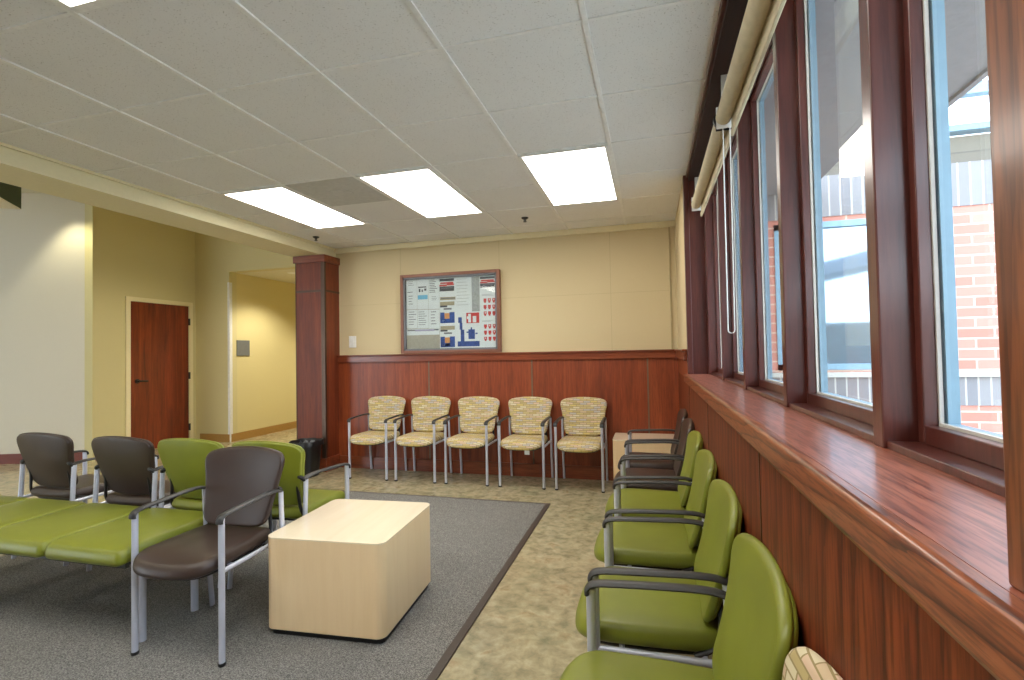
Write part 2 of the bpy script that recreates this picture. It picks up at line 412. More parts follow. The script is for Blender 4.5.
# right wall: below sill, far cream piece, near piece, above the head
ST('wall_right', (XR+.02, YREAR, 0), (.56, YB, 1.10), 'tanwall')
ST('wall_right_far', (XR, 3.95, 1.10), (.56, YB, CE+.1), 'tanwall')
ST('wall_right_near', (XR, YREAR, 1.10), (.56, -1.08, CE+.1), 'tanwall')
ST('wall_right_top', (.30, -1.08, 2.60), (.56, 3.95, CE+.25), 'darkhead')
# atrium
ST('ceiling_atrium', (-13, YREAR, ATR), (-4.1, WY, ATR+.1), 'gypsum')
D = Vector((-1.06, -.37, 0)).normalized(); Nn = Vector((.37, -1.06, 0)).normalized()
P0 = Vector((DX, 5.0, 0)); P1 = P0+D*6.3
def quadwall(name, a, b, z0, z1, th, mat, n, parent=None):
    o = [(a.x, a.y), (b.x, b.y), (b.x-n.x*th, b.y-n.y*th), (a.x-n.x*th, a.y-n.y*th)]
    return obj(name, MB().prism(o, z0, z1), mat, parent, **({} if parent else {'kind': 'structure'}))
quadwall('wall_left', P0, P1, 0, ATR, .15, 'whitewall', Nn)
ST('wall_left_door', (DX-.15, 4.95, 0), (DX, WY+.15, ATR), 'creamwall')
ST('wall_left_hall', (DX, WY, 0), (HX, WY+.15, ATR), 'creamwall')
ST('wall_hall_left', (HX-.15, WY+.15, 0), (HX, 12, 2.9), 'hallwall')
ST('wall_hall_end', (HX, 11.8, 0), (-3.8, 12, 2.9), 'hallwall')
ST('wall_hall_right', (-4.06, YB+.2, 0), (-3.86, 11.8, ATR), 'hallwall')
ST('wall_hall_head', (HX, WY, 2.72), (-4.06, WY+.15, ATR), 'creamwall')
ST('ceiling_hall', (HX, WY+.15, 2.72), (-4.06, 11.8, 2.82), 'gypsum')
ST('wall_far_left', (-13.2, YREAR, 0), (-13.0, 3.2, ATR), 'whitewall')
# storefront behind the camera: mullioned glazing
sf = empty('window_6', kind='structure')
g = MB()
for x in (-12.5, -11, -9.5, -8.0): g.box((x-.04, YREAR-.05, 0), (x+.04, YREAR+.05, 2.9))
for z in (0.05, 2.2, 2.86): g.box((-12.5, YREAR-.05, z-.04), (-8, YREAR+.05, z+.04))
obj('frame', g, 'steel', sf); B('pane', (-12.5, YREAR-.005, 0.05), (-8, YREAR+.005, 2.86), 'glass', sf)
ST('wall_rear_left', (-8.0, YREAR-.2, 0), (-4.1, YREAR, 2.9), 'wains_dark')  # out of view, its dark finish likewise invented to cut bounce light
ST('wall_rear_top', (-13, YREAR-.2, 2.9), (-4.1, YREAR, ATR+.1), 'whitewall')
# baseboards
quadwall('baseboard_left', P0+Nn*.012, P1+Nn*.012, 0, .13, .012, 'basered', Nn)
ST('baseboard_door', (DX, 5.01, 0), (DX+.01, 5.38, .13), 'basered')
ST('baseboard_hall_end', (DX+.09, WY-.01, 0), (HX, WY, .125), 'basetan')
ST('baseboard_hall', (HX, WY+.02, 0), (HX+.01, 11.8, .125), 'basetan')
B('corner_guard', (HX-.03, WY-.006, 0), (HX+.008, WY+.05, 2.55), 'guard', kind='structure').name = 'trim_4'
# door
dr = empty('door_1', (DX, 5.92, 0), kind='structure')
def local(o, root):  # keep world coordinates for children built in world space
    o.location = -Vector(root.location); return o
def Bl(name, a, b, mat, root, bevel=0, **p): return local(B(name, a, b, mat, root, bevel, **p), root)
local(obj('door_frame', MB().box((DX, 5.38, 0), (DX+.02, 5.445, 2.245)).box((DX, 6.39, 0), (DX+.02, 6.455, 2.245)).box((DX, 5.445, 2.185), (DX+.02, 6.39, 2.245)), 'trimcream', dr), dr)
Bl('door_leaf', (DX-.02, 5.452, .01), (DX+.008, 6.383, 2.18), 'door', dr, .003)
h = MB().lathe([(.033, 0), (.033, .012), (.012, .016), (.012, .05)], 20); h.v = [(DX+.008+z, 5.545+x, 1.03+y) for x, y, z in h.v]
h.tube(opencat([(DX+.055, 5.545, 1.03), (DX+.06, 5.60, 1.03), (DX+.055, 5.67, 1.025)]), .010, .013, 10, (1, 0, 0))
local(obj('door_handle', h, 'black', dr, True), dr)
for z in (.25, 1.07, 1.93):
    local(obj('hinge', MB().box((DX, 6.378, z-.055), (DX+.028, 6.402, z+.055)), 'black', dr, bevel=.004), dr)
# sign and outlets
sg = B('wall_sign', (HX, 6.66, 1.37), (HX+.015, 6.925, 1.625), 'sign', bevel=.003); tag(sg, 'square grey sign plate on the cream hallway wall', 'sign')
sw = empty('light_switch', (-3.475, YB, 1.51)); tag(sw, 'white switch plate on the tan wall beside the wood column', 'light switch')
local(obj('switch_plate', MB().box((-3.525, YB-.007, 1.44), (-3.428, YB, 1.58)), 'switch', sw, bevel=.003), sw)
local(obj('rocker', MB().box((-3.495, YB-.012, 1.475), (-3.458, YB-.006, 1.545)), 'switch', sw, bevel=.002), sw)
# dark green bulkhead box, upper left of atrium
gb = obj('bulkhead', MB().prism([(-6.54, 3.80), (-5.9, 3.05), (-9.0, .8), (-9.6, 1.5)], 3.0, ATR), ['darkgreen'], kind='structure')
obj('bulkhead_underside', MB().prism([(-6.53, 3.79), (-5.91, 3.06), (-9.0, .82), (-9.59, 1.5)], 2.992, 3.0), 'gypsum', gb)

# ------------------------------------------------------------------ wainscot, column
WT = 1.350; CB = 1.262
wp = MB(); wp.box((-3.66, YB-.025, 0), (XR, YB, CB)); wb = obj('wainscot_back', wp, 'wains', kind='structure')
s = MB()
for x in (-2.468, -1.25, -.033): s.box((x-.008, YB-.028, .12), (x+.008, YB-.02, CB))
obj('panel_seam', s, 'greyseam', wb)
ST('trim_5', (-3.66, YB-.05, CB), (XR, YB, WT-.018), 'cap', bevel=.004)
ST('trim_6', (-3.66, YB-.065, WT-.018), (XR, YB, WT), 'cap', bevel=.006)
ST('baseboard_back', (-3.66, YB-.04, 0), (XR, YB-.024, .14), 'cap', bevel=.004)
# right wainscot
wr = ST('wainscot_right', (XR-.005, YREAR, 0), (XR+.02, YB-.02, 1.12), 'oakpanel')
wf = ST('wainscot_right_far', (XR-.004, 4.0, 1.0), (XR+.02, YB-.02, CB), 'wains')
s = MB()
for y in (1.43, 2.65, 3.87, .21, -1.01): s.box((XR-.0065, y-.004, .12), (XR, y+.004, 1.11))
obj('panel_seam', s, 'bronze', wr)
ST('trim_7', (XR-.028, 4.0, CB), (XR, YB-.04, WT-.018), 'capy', bevel=.004)
ST('trim_8', (XR-.04, 4.0, WT-.018), (XR, YB-.04, WT), 'capy', bevel=.006)
ST('baseboard_right', (XR-.02, YREAR, 0), (XR-.004, YB-.03, .14), 'capy', bevel=.004)
# sill with bullnose
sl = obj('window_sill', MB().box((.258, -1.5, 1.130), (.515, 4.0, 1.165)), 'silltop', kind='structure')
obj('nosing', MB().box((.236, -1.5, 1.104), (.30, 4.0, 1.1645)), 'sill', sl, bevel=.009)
# column
cl = empty('column', (-3.855, 5.2, 0), kind='structure')
Bl('shaft', (-4.05, 5.06, .15), (-3.66, YB, 2.47), 'wains_dark', cl)
local(obj('base', MB().box((-4.065, 5.045, 0), (-3.645, YB, .16)), 'cap', cl, bevel=.004), cl)
local(obj('capital', MB().box((-4.075, 5.035, 2.45), (-3.64, YB, 2.535)), 'cap', cl, bevel=.005), cl)
s = MB().box((-3.705, 5.053, .16), (-3.665, 5.062, 2.45)).box((-3.665, 5.053, .16), (-3.655, 5.085, 2.45)).box((-4.052, 5.053, 2.10), (-3.70, 5.062, 2.125)).box((-3.662, 5.08, 2.10), (-3.655, YB, 2.125)).box((-4.055, 5.053, .16), (-4.045, 5.065, 2.45))
local(obj('metal_strip', s, 'bronze', cl), cl)

# ------------------------------------------------------------------ window wall
XF = .405; XS = .460; XGL = .488
SILL = 1.165; HEAD = 2.60
ST('trim_9', (.285, -1.08, CE-.02), (.32, 3.95, CE+.03), 'mull', bevel=.003)
# far jamb
jm = ST('jamb_far', (XR-.006, 3.93, SILL), (XR+.03, 4.0, CE), 'mull', bevel=.003)
B('jamb_board', (XR+.031, 3.932, SILL), (.503, 3.96, CE-.02), 'mull', jm)
B('jamb_stop', (XF, 3.86, SILL), (.503, 3.935, CE-.05), 'mull', jm, .002)
# near post
ps = ST('post', (XR-.006, .30, SILL), (.42, .484, CE), 'post', bevel=.003)
B('post_core', (.40, .395-.03, SILL), (.503, .425, CE-.02), 'mull', ps)
ymul = [3.175, 2.465, 1.755, 1.087]
for y in ymul+[-.32]:
    o = ST('mullion', (XF, y-.021, SILL), (.503, y+.021, CE-.05), 'mull', bevel=.003)
edges = [3.86, 3.175, 2.465, 1.755, 1.087, .395, -.32, -1.08]
for i in range(7):
    yb, ya = edges[i], edges[i+1]
    if i == 0: yb = 3.881
    y0, y1 = ya+.021, yb-.021
    w = empty('window_%d' % (i+1 if i < 5 else i+2), (XGL, (y0+y1)/2, SILL), kind='structure')
    r = .022; rb = .032
    Bl('frame_step', (XF+.006, y0, SILL), (XS+.05, y1, SILL+.014), 'mull', w, .002)
    z0 = SILL+.014; z1 = 2.47
    Bl('head_board', (XF+.006, y0, z1), (.51, y1, CE-.05), 'mull', w)
    def ring_(xa, xb, ra, rbm, oo=0.0):
        return MB().box((xa, y0-oo, z0-oo), (xb, y0+ra, z1)).box((xa, y1-ra, z0-oo), (xb, y1+oo, z1)).box((xa, y0+ra, z0-oo), (xb, y1-ra, z0+rbm)).box((xa, y0+ra, z1-ra), (xb, y1-ra, z1))
    local(obj('sash', ring_(XS, XS+.022, r, rb), 'mull', w, bevel=.002), w)
    local(obj('gasket', ring_(XS+.022, XS+.028, r+.004, rb+.005), 'gasket', w), w)
    local(obj('outer_frame', ring_(XS+.032, XS+.050, r+.008, rb+.004), 'bluealu', w), w)
    Bl('glass_pane', (XS+.028, y0+r, z0+rb), (XS+.031, y1-r, z1-r), 'glass', w)

# roller shades
def shade(y0, y1, label):
    r = empty('roller_shade', (.345, (y0+y1)/2, 2.40)); tag(r, label, 'window shade', 'roller shades above the windows')
    local(obj('roller', MB().tube([(.345, y0+.012, 2.40), (.345, y1-.012, 2.40)], .034, seg=24), 'shade', r, True), r)
    m = MB().box((.376, y0+.02, 2.325), (.379, y1-.02, 2.40)); local(obj('fabric', m, 'shade', r), r)
    local(obj('hem_bar', MB().box((.371, y0+.02, 2.305), (.384, y1-.02, 2.333)), 'shade', r, bevel=.003), r)
    for y in (y0, y1):
        m = MB().box((.315, y-.004, 2.355), (.385, y+.004, 2.455)).box((.34, y-.004, 2.44), (.40, y+.004, 2.62)); local(obj('bracket', m, 'black' if y < y1-.1 and y0 > 2 else 'switch', r, bevel=.002), r)
    return r
s1 = shade(2.47, 3.86, 'cream roller shade over the three windows farthest from the camera')
s2 = shade(.50, 2.445, 'cream roller shade over the windows nearest the camera')
ch = MB()
zb_, zt = 1.42, 2.38
path = [(.344, 2.457, zt), (.342, 2.457, zb_+.02)]
for j in range(7):
    a = math.pi*j/6; path.append((.356-.014*math.cos(a), 2.457, zb_+.014-.014*math.sin(a)))
path += [(.370, 2.457, zb_+.02), (.374, 2.457, zt)]
ch.tube(path, .0028, seg=6, up=(0, 1, 0))
local(obj('pull_chain', ch, 'chain', s1, True), s1)
local(obj('pull_clutch', MB().tube([(.345, 2.449, 2.40), (.345, 2.466, 2.40)], .042, seg=20), 'black', s1, True), s1)

# ------------------------------------------------------------------ ceiling fixtures
def light_panel(y0, l, label):
    x1 = XG-l*T; x0 = x1-T; y1 = y0+2*T
    r = empty('ceiling_light', ((x0+x1)/2, (y0+y1)/2, CE)); tag(r, label, 'ceiling light', 'lit ceiling panels')
    a, b, c, d = x0+.012, x1-.012, y0+.010, y1-.010; w = .022
    m = MB().box((a, c, CE-.003), (b, c+w, CE+.03)).box((a, d-w, CE-.003), (b, d, CE+.03)).box((a, c+w, CE-.003), (a+w, d-w, CE+.03)).box((b-w, c+w, CE-.003), (b, d-w, CE+.03))
    local(obj('frame', m, 'grid', r), r)
    Bl('diffuser', (a+w, c+w, CE), (b-w, d-w, CE+.006), 'panel', r)
Y3 = YG+3*T
light_panel(Y3, 0, 'lit ceiling panel nearest the windows')
light_panel(Y3, 2, 'lit ceiling panel between the other two, right of the grey vent')
light_panel(Y3, 4, 'lit ceiling panel nearest the wood column, left of the grey vent')
light_panel(YG-2*T, 2, 'lit ceiling panel cut off at the upper left edge of the photo')
for l in (0, 4): light_panel(YG-2*T, l, 'lit ceiling panel beyond the picture, above the camera'+(' by the windows' if l == 0 else ' by the bulkhead'))
for l in ():light_panel(YG-7*T, l, 'lit ceiling panel behind the camera'+{0: ' by the windows', 2: ' in the middle', 4: ' by the bulkhead'}[l])
# vent
x1 = XG-3*T; x0 = x1-T
vt = empty('ceiling_vent', ((x0+x1)/2, Y3+T/2, CE)); tag(vt, 'square grey perforated vent tile between two lit ceiling panels', 'vent')
Bl('vent_plate', (x0+.012, Y3+.01, CE+.002), (x1-.012, Y3+T-.01, CE+.0075), 'ventgrey', vt)
m = MB().lathe([(.09, -.002), (.095, 0), (.095, .003)], 28, ((x0+x1)/2, Y3+T/2, CE+.0)); local(obj('vent_disc', m, 'ventgrey', vt, True), vt)
def sprinkler(x, y, label):
    r = empty('sprinkler_head', (x, y, CE)); tag(r, label, 'sprinkler', 'sprinkler heads')
    obj('escutcheon', MB().lathe([(.012, -.012), (.028, -.005), (.034, 0), (.034, .006)], 20), 'steel', r, True)
    m = MB().tube([(0, 0, 0), (0, 0, -.03)], .007, seg=10).lathe([(.018, -.036), (.018, -.033)], 12).tube([(.012, 0, -.005), (.014, 0, -.02), (0, 0, -.034)], .002, seg=6, up=(0, 1, 0)).tube([(-.012, 0, -.005), (-.014, 0, -.02), (0, 0, -.034)], .002, seg=6, up=(0, 1, 0))
    obj('deflector', m, 'steel', r, True)
sprinkler(-3.50, 4.70, 'small sprinkler head on the ceiling near the wood column')
sprinkler(-1.144, 4.70, 'small sprinkler head on the ceiling above the notice board')
def downlight(x, y, z, label, power, cone=75, col=(1, .86, .6), mat='lamp'):
    r = empty('recessed_downlight', (x, y, z)); tag(r, label, 'ceiling light', 'recessed downlights')
    obj('trim_ring', MB().lathe([(.075, -.004), (.095, -.004), (.098, 0), (.075, 0)], 28), 'grid', r, True)
    obj('lamp_lens', MB().lathe([(.07, -.002), (.07, 0)], 24), mat, r)
    l = bpy.data.lights.new('downlight_beam', 'SPOT'); l.energy = power; l.spot_size = math.radians(cone); l.spot_blend = .6; l.color = col; l.shadow_soft_size = .06
    lo = bpy.data.objects.new('downlight_beam', l); COL.objects.link(lo); lo.parent = r; lo.location = (0, 0, -.03)
P = P0-D*-.25+Nn*.16
downlight(-7.28, 4.62, ATR, 'downlight over the angled pale wall, hidden above the bulkhead', 45, 85, (1, .93, .62))
downlight(-5.65, 7.0, 2.72, 'small lit downlight in the hallway ceiling', 80, 130, (1, .93, .76))
downlight(-5.2, 9.4, 2.72, 'lit downlight deeper along the hallway', 100, 140, (1, .93, .76))
for i, (x, y) in enumerate([(-6.0, 1.0), (-8.6, 1.0), (-6.0, -2.0), (-8.6, -2.0), (-5.3, 5.0)]):  # unseen fill lamps added to light the atrium
    downlight(x, y, ATR, 'added fill downlight in the atrium, out of view, ' + ['front right', 'front left', 'rear right', 'rear left', 'before the hallway'][i], 70, 130, (1, .92, .72))

# ------------------------------------------------------------------ notice board and papers
bx0, bx1, bz0, bz1 = -2.80, -1.59, WT+.004, 2.272; by = YB-.055
bd = empty('notice_board', ((bx0+bx1)/2, YB, bz0)); tag(bd, 'glazed notice board in a brown frame above the wood wainscot', 'notice board')
fwid = .035
m = MB().box((bx0, by-.01, bz0), (bx0+fwid, YB, bz1)).box((bx1-fwid, by-.01, bz0), (bx1, YB, bz1)).box((bx0+fwid, by-.01, bz0), (bx1-fwid, YB, bz0+fwid)).box((bx0+fwid, by-.01, bz1-fwid), (bx1-fwid, YB, bz1))
local(obj('frame', m, 'frameco', bd, bevel=.004), bd)
i0, i1, j0, j1 = bx0+fwid, bx1-fwid, bz0+fwid, bz1-fwid; q = .02
m = MB().box((i0, by, j0), (i0+q, YB-.01, j1)).box((i1-q, by, j0), (i1, YB-.01, j1)).box((i0, by, j0), (i1, YB-.01, j0+q)).box((i0, by, j1-q), (i1, YB-.01, j1))
local(obj('lining', m, 'framein', bd), bd)
Bl('tack_panel', (i0, YB-.02, j0), (i1, YB-.006, j1), 'cork', bd)
Bl('glass_pane', (i0, by+.006, j0), (i1, by+.009, j1), 'glass', bd)
# crop coordinates (831x680 view) -> board coordinates
def bu(x): return bx0+(x-38)/762*(bx1-bx0)
def bv(x, y):
    top = 72-(x-38)/762*34; bot = 668-(x-38)/762*8
    return bz1-(y-top)/(bot-top)*(bz1-bz0)
PM = ['paper', 'ink', 'red', 'blue', 'dkgrey', 'orange', 'tanink', 'ltblue', 'paper2', 'lilac']
Bl('backing_paper', (bu(336), YB-.0206, bv(500, 640)), (bu(760), YB-.0201, bv(500, 84)), 'paper', bd)
def paper(name, x0, y0, x1, y1, base, marks, label, cat, group='papers on the notice board'):
    xm = (x0+x1)/2; X0, X1 = bu(x0), bu(x1); Z0, Z1 = bv(xm, y1), bv(xm, y0); yy = YB-.0215
    m = MB().box((X0, yy-.001, Z0), (X1, yy, Z1), PM.index(base))
    for k, (a, b, c, d, mm) in enumerate(marks):   # fractions of the sheet, from top left
        m.box((X0+(X1-X0)*a, yy-.0014-.0002*(k % 4), Z1-(Z1-Z0)*b), (X0+(X1-X0)*c, yy-.0008, Z1-(Z1-Z0)*d), PM.index(mm))
    o = obj(name, m, PM); tag(o, label, cat, group)
def lines(n, y0=.1, y1=.9, x0=.1, x1=.9, mm='ink', th=.25):
    o = []
    for i in range(n):
        t = y0+(y1-y0)*i/n; o.append((x0, t, x0+(x1-x0)*random.uniform(.6, 1), t+(y1-y0)/n*th, mm))
    return o
paper('notice_sheet', 75, 100, 160, 330, 'paper', lines(3, .08, .25, .2, .8)+lines(1, .42, .46, .1, .9, 'dkgrey', .5)+lines(4, .55, .9, .2, .7), 'white notice sheet in the upper left corner of the notice board', 'notice')
paper('notice_sheet', 162, 96, 250, 330, 'paper', [(.1, .26, .85, .30, 'dkgrey'), (.15, .33, .3, .44, 'dkgrey'), (.4, .36, .55, .44, 'ink'), (.65, .33, .85, .4, 'dkgrey'), (.05, .54, .95, .68, 'ltblue')], 'white notice sheet with a light blue label across it', 'notice')
paper('notice_sheet', 252, 92, 335, 330, 'paper', lines(8, .06, .5, .1, .9, 'ink', .4)+lines(3, .6, .75, .3, .8), 'white notice sheet with short grey text lines, left of the upper striped flyer', 'notice')
paper('notice_sheet', 75, 334, 160, 476, 'paper', lines(6, .1, .9, .2, .9), 'lower white notice sheet nearest the left frame side', 'notice')
paper('notice_sheet', 162, 334, 250, 476, 'paper', lines(7, .1, .9, .1, .9), 'lower white notice sheet in the middle of the left three', 'notice')
paper('notice_sheet', 252, 334, 335, 476, 'paper', lines(5, .1, .9, .2, .8), 'lower white notice sheet beside the blue flyers', 'notice')
paper('notice_strip', 75, 480, 333, 526, 'paper', [(.02, .1, .25, .3, 'ink'), (.25, .08, .85, .38, 'lilac'), (.85, .1, .98, .3, 'dkgrey')], 'long white paper strip with a lilac band below the white sheets', 'notice')
def stripes():
    return [(0, 0, 1, .2, 'dkgrey'), (.05, .28, .95, .42, 'red'), (0, .46, .5, .6, 'red'), (.5, .42, 1, .55, 'red'), (0, .62, 1, 1, 'dkgrey'), (.1, .72, .9, .78, 'ink')]
paper('striped_flyer', 340, 100, 453, 195, 'paper', stripes(), 'small dark flyer with red and white stripes in the middle of the board', 'flyer')
paper('label_strip', 343, 240, 465, 262, 'tanink', [(.05, .3, .95, .6, 'ink')], 'narrow tan label strip above the upper blue flyer', 'label')
def bluefly():
    return [(0, 0, 1, .18, 'tanink'), (0, .18, .5, .26, 'dkgrey'), (.25, .30, .8, .38, 'ink'), (0, .5, .3, 1, 'blue'), (.3, .54, .65, .8, 'orange'), (.3, .8, .65, 1, 'blue'), (.65, .5, 1, 1, 'blue'), (.1, .88, .3, .92, 'paper'), (.7, .9, .9, .94, 'paper')]
paper('blue_flyer', 342, 275, 453, 437, 'paper', bluefly(), 'upper blue flyer with an orange square, under the tan label', 'flyer')
paper('blue_flyer', 342, 460, 453, 620, 'paper', bluefly()+[(.35, .82, .75, .95, 'dkgrey')], 'lower blue flyer with an orange square, at the bottom frame', 'flyer')
paper('notice_sheet', 462, 90, 583, 350, 'paper', lines(9, .05, .9, .08, .95, 'paper2', .12), 'large pale sheet with faint lines at the top of the board', 'notice')
paper('notice_sheet', 586, 88, 645, 352, 'paper2', [], 'mottled grey sheet between the pale sheet and the right flyer', 'notice')
mk = [(.42, .02, .98, .32, 'red'), (.5, .05, .62, .3, 'paper'), (.7, .12, .85, .3, 'paper'), (.45, .12, .55, .2, 'paper'), (.06, .14, .22, .3, 'blue'), (.12, .3, .24, .5, 'blue'), (.16, .5, .32, .84, 'blue'), (.5, .5, .78, .78, 'blue'), (.6, .44, .66, .5, 'blue'), (.42, .56, .5, .6, 'blue'), (.8, .6, .9, .64, 'blue'), (.02, .84, .98, .99, 'blue'), (.1, .88, .4, .91, 'paper'), (.55, .88, .9, .91, 'paper'), (.1, .93, .85, .95, 'paper')]
paper('picture_poster', 470, 357, 643, 618, 'paper', mk, 'blue and white poster with red blocks at its top', 'poster')
paper('striped_flyer', 650, 90, 758, 172, 'paper', stripes(), 'small dark flyer with red stripes in the upper right corner', 'flyer')
def shields():
    o = lines(2, .04, .12, .1, .95)
    for i in range(3):
        for j in range(3):
            x = .22+j*.3; y = .2+i*.25; o += [(x, y, x+.2, y+.12, 'red'), (x+.04, y+.12, x+.16, y+.17, 'red'), (x+.07, y+.03, x+.13, y+.08, 'paper')]
    return o
paper('badge_sheet', 650, 216, 758, 412, 'paper', shields(), 'upper white sheet with three rows of red shield marks', 'notice')
paper('badge_sheet', 650, 414, 758, 600, 'paper', shields(), 'lower white sheet with three rows of red shield marks', 'notice')

# ------------------------------------------------------------------ chairs
def mirror(pts):
    return pts+[(-x, y) for x, y in reversed(pts) if x > 1e-6]
BACK = mirror([(0, -.018), (.11, -.015), (.172, -.002), (.203, .032), (.214, .09), (.228, .17), (.243, .25), (.254, .308), (.246, .343), (.210, .367), (.11, .383), (0, .388)])
SEAT = mirror([(0, -.292), (.09, -.288), (.165, -.272), (.212, -.235), (.230, -.18), (.232, -.08), (.226, .04), (.212, .15), (.185, .185), (.10, .195), (0, .197)])
def make_chair(kind, hw=.25):
    um = {'g': 'green', 'b': 'brown', 'p': 'pattern'}[kind]; k = hw/.25
    root = empty({'g': 'green_armchair', 'b': 'brown_armchair', 'p': 'patterned_armchair'}[kind])
    ks = k*1.03 if kind == 'p' else k
    so = catmull([(x*ks, y) for x, y in SEAT], 4)
    def TS(x, y, z):      # waterfall front edge and slight dish
        drop = -.03*max(0, (-y-.16)/.13)**2
        return (x, y, .437+z+drop-.006*(1-(x/.24)**2)*(1 if z > 0 else 0))
    st = obj('seat', MB().pad(so, .038, .030, .032, .006, TS), um, root, True)
    obj('seat_pan', MB().pad([(x*.9, y*.88) for x, y in so], .004, .012, .01, 0, lambda x, y, z: (x, y-.005, .402+z-.028*max(0, (-y-.16)/.13)**2)), 'black', st, True)
    bo = catmull([(x*ks*(1.02 if kind == 'p' else 1), y) for x, y in BACK], 4)
    tilt = math.radians(14.5)
    def TBK(x, v, z):     # v up the back, z towards the sitter
        cur = -.035*(x/.25)**2 + .02*math.cos((v-.12)/.38*math.pi*.9)
        zz = z-cur*-1 if False else z
        yy = .158+v*math.sin(tilt)-zz-(.024*(x/.25)**2)+.010*math.sin(v/.38*math.pi)
        return (x, yy, .490+v*math.cos(tilt))
    bk = obj('backrest', MB().pad(bo, .020, .009, .019, .005, TBK), um, root, True)
    obj('back_panel', MB().pad([(x*.968, v*.972+.004) for x, v in bo], .002, .010, .010, .003, lambda x, v, z: TBK(x, v, z-.007)), um, bk, True)
    for s in (-1, 1):
        X = s*hw*.985
        obj('leg', MB().tube([(X, -.200, .004), (X, -.200, .635)], .0150, .013, 14, (0, 1, 0)), 'silver', root, True)
        obj('leg', MB().tube(opencat([(X, .245, .004), (X, .225, .22), (X, .208, .42), (X, .200, .56), (X, .196, .645)]), .0150, .012, 14, (0, 1, 0)), 'silver', root, True)
        ap = opencat([(X, -.212, .616), (X, -.211, .630), (X, -.198, .644), (X, -.16, .651), (X, -.05, .657), (X*.995, .08, .662), (X*.985, .155, .660), (X*.96, .20, .648)])
        obj('armrest', MB().tube(ap, .0205, .0085, 14, (1, 0, 0)), 'armpad', root, True)
        m = MB().tube([(X, -.200, .405), (X, .21, .405)], .011, seg=10)
        m.tube([(X, -.12, .403), (X*.75, -.12, .403)], .009, seg=8, up=(0, 0, 1)).tube([(X, .13, .403), (X*.75, .13, .403)], .009, seg=8, up=(0, 0, 1))
        obj('side_rail', m, 'silver', root, True)
        m = MB().tube(opencat([(X, .20, .64), (X*.93, .21, .655), (X*.84, .205, .66)]), .012, seg=8, up=(0, 0, 1)).tube(opencat([(X*.9, .10, .405), (X*.82, .17, .44), (X*.75, .185, .56), (X*.75, .198, .64)]), .011, .008, 8, (1, 0, 0))
        obj('back_bracket', m, 'black', root, True)
        obj('foot_glide', MB().lathe([(.015, 0), (.0175, .004), (.0175, .014)], 14, (X, -.200, .0)), 'black', root, True)
    return root
protos = {'g': make_chair('g'), 'b': make_chair('b'), 'p': make_chair('p', .228)}
used = set()
def chair(kind, x, y, rz, label, group, sx=1.0, z=0.0):
    if kind in used: o = copy_tree(protos[kind])
    else: o = protos[kind]; used.add(kind)
    o.location = (x, y, z); o.rotation_euler = (0, 0, rz); o.scale = (sx, 1, 1)
    tag(o, label, 'armchair', group); return o
G1 = 'patterned armchairs along the wainscoted back wall'
lb = ['patterned armchair at the left end of its row, nearest the black bin', 'patterned armchair second from the left, by the bin end of its row',
      'patterned armchair in the middle of the row under the notice board', 'patterned armchair right of the middle with a white tag under its seat', 'patterned armchair at the right end of its row, beside the light wood corner table']
for i, x in enumerate((-2.985, -2.425, -1.850, -1.265, -.690)):
    c_ = chair('p', x, 5.050, 0, lb[i], G1)
    if i == 3:
        t_ = B('care_tag', (.05, -.262, .345), (.10, -.259, .385), 'paper', c_); t_['label'] = 'small white tag hanging below the seat'
G2 = 'armchairs along the window wall'
chair('g', .008, 1.285, -math.pi/2, 'nearest green armchair against the window wall, cut by the bottom of the photo', G2, 1.05)
chair('g', .008, 1.885, -math.pi/2, 'second nearest green armchair along the window wall', G2, 1.03)
chair('g', .008, 2.49, -math.pi/2, 'third green armchair from the camera along the window wall', G2)
chair('g', .008, 3.085, -math.pi/2, 'farthest green armchair of the window wall row, beside a brown one', G2)
chair('b', .008, 3.66, -math.pi/2, 'brown armchair next to the green ones along the window wall', G2)
chair('b', .008, 4.25, -math.pi/2, 'brown armchair next to the light wood corner table', G2)
chair('p', .010, .755, -math.pi/2, 'patterned armchair whose back top just shows at the bottom edge of the photo', G2)
CZ = .008
chair('b', -2.08, 1.985, .06, 'large brown armchair facing the camera beside the light wood cube table', 'front island seats', .94, CZ)
G3 = 'armchairs facing away behind the green bench'
chair('b', -3.97, 2.66, math.pi, 'brown armchair facing away, leftmost of the four behind the bench', G3, .99, CZ)
chair('b', -3.235, 2.63, math.pi, 'brown armchair facing away, beside a green one', G3, .99, CZ)
chair('g', -2.70, 2.64, math.pi, 'green armchair facing away, between two brown chairs', G3, .99, CZ)
chair('g', -2.145, 2.64, math.pi, 'green armchair facing away behind the large brown armchair', G3, .99, CZ)

# bench
bn = empty('bench', (-2.345, 1.735, CZ), .01); tag(bn, 'backless green bench of joined seats beside the large brown armchair', 'bench')
for i in range(4):
    x1 = -i*.492; x0 = x1-.490
    o = MB().pad(rrect(x0, 0, x1, .575, .035, 5), .040, .032, .03, .006, lambda x, y, z: (x, y, .437+z-.018*max(0, (.1-y)/.1)**2))
    obj('seat', o, 'green', bn, True)
m = MB()
for y in (.13, .45): m.box((-1.96, y-.02, .372), (-.01, y+.02, .402))
for x in (-.05, -.49, -.98, -1.47, -1.92): m.box((x-.015, .07, .380), (x+.015, .52, .404))
m.box((-1.96, .035, .378), (-.01, .055, .402))
obj('support_frame', m, 'steel', bn, bevel=.003)
for x, y in ((-.03, .13), (-.03, .42), (-1.60, .42), (-1.60, .13)):
    obj('leg', MB().tube([(x, y, 0), (x, y, .385)], .018, seg=14), 'silver' if x > -1 else 'steel', bn, True)

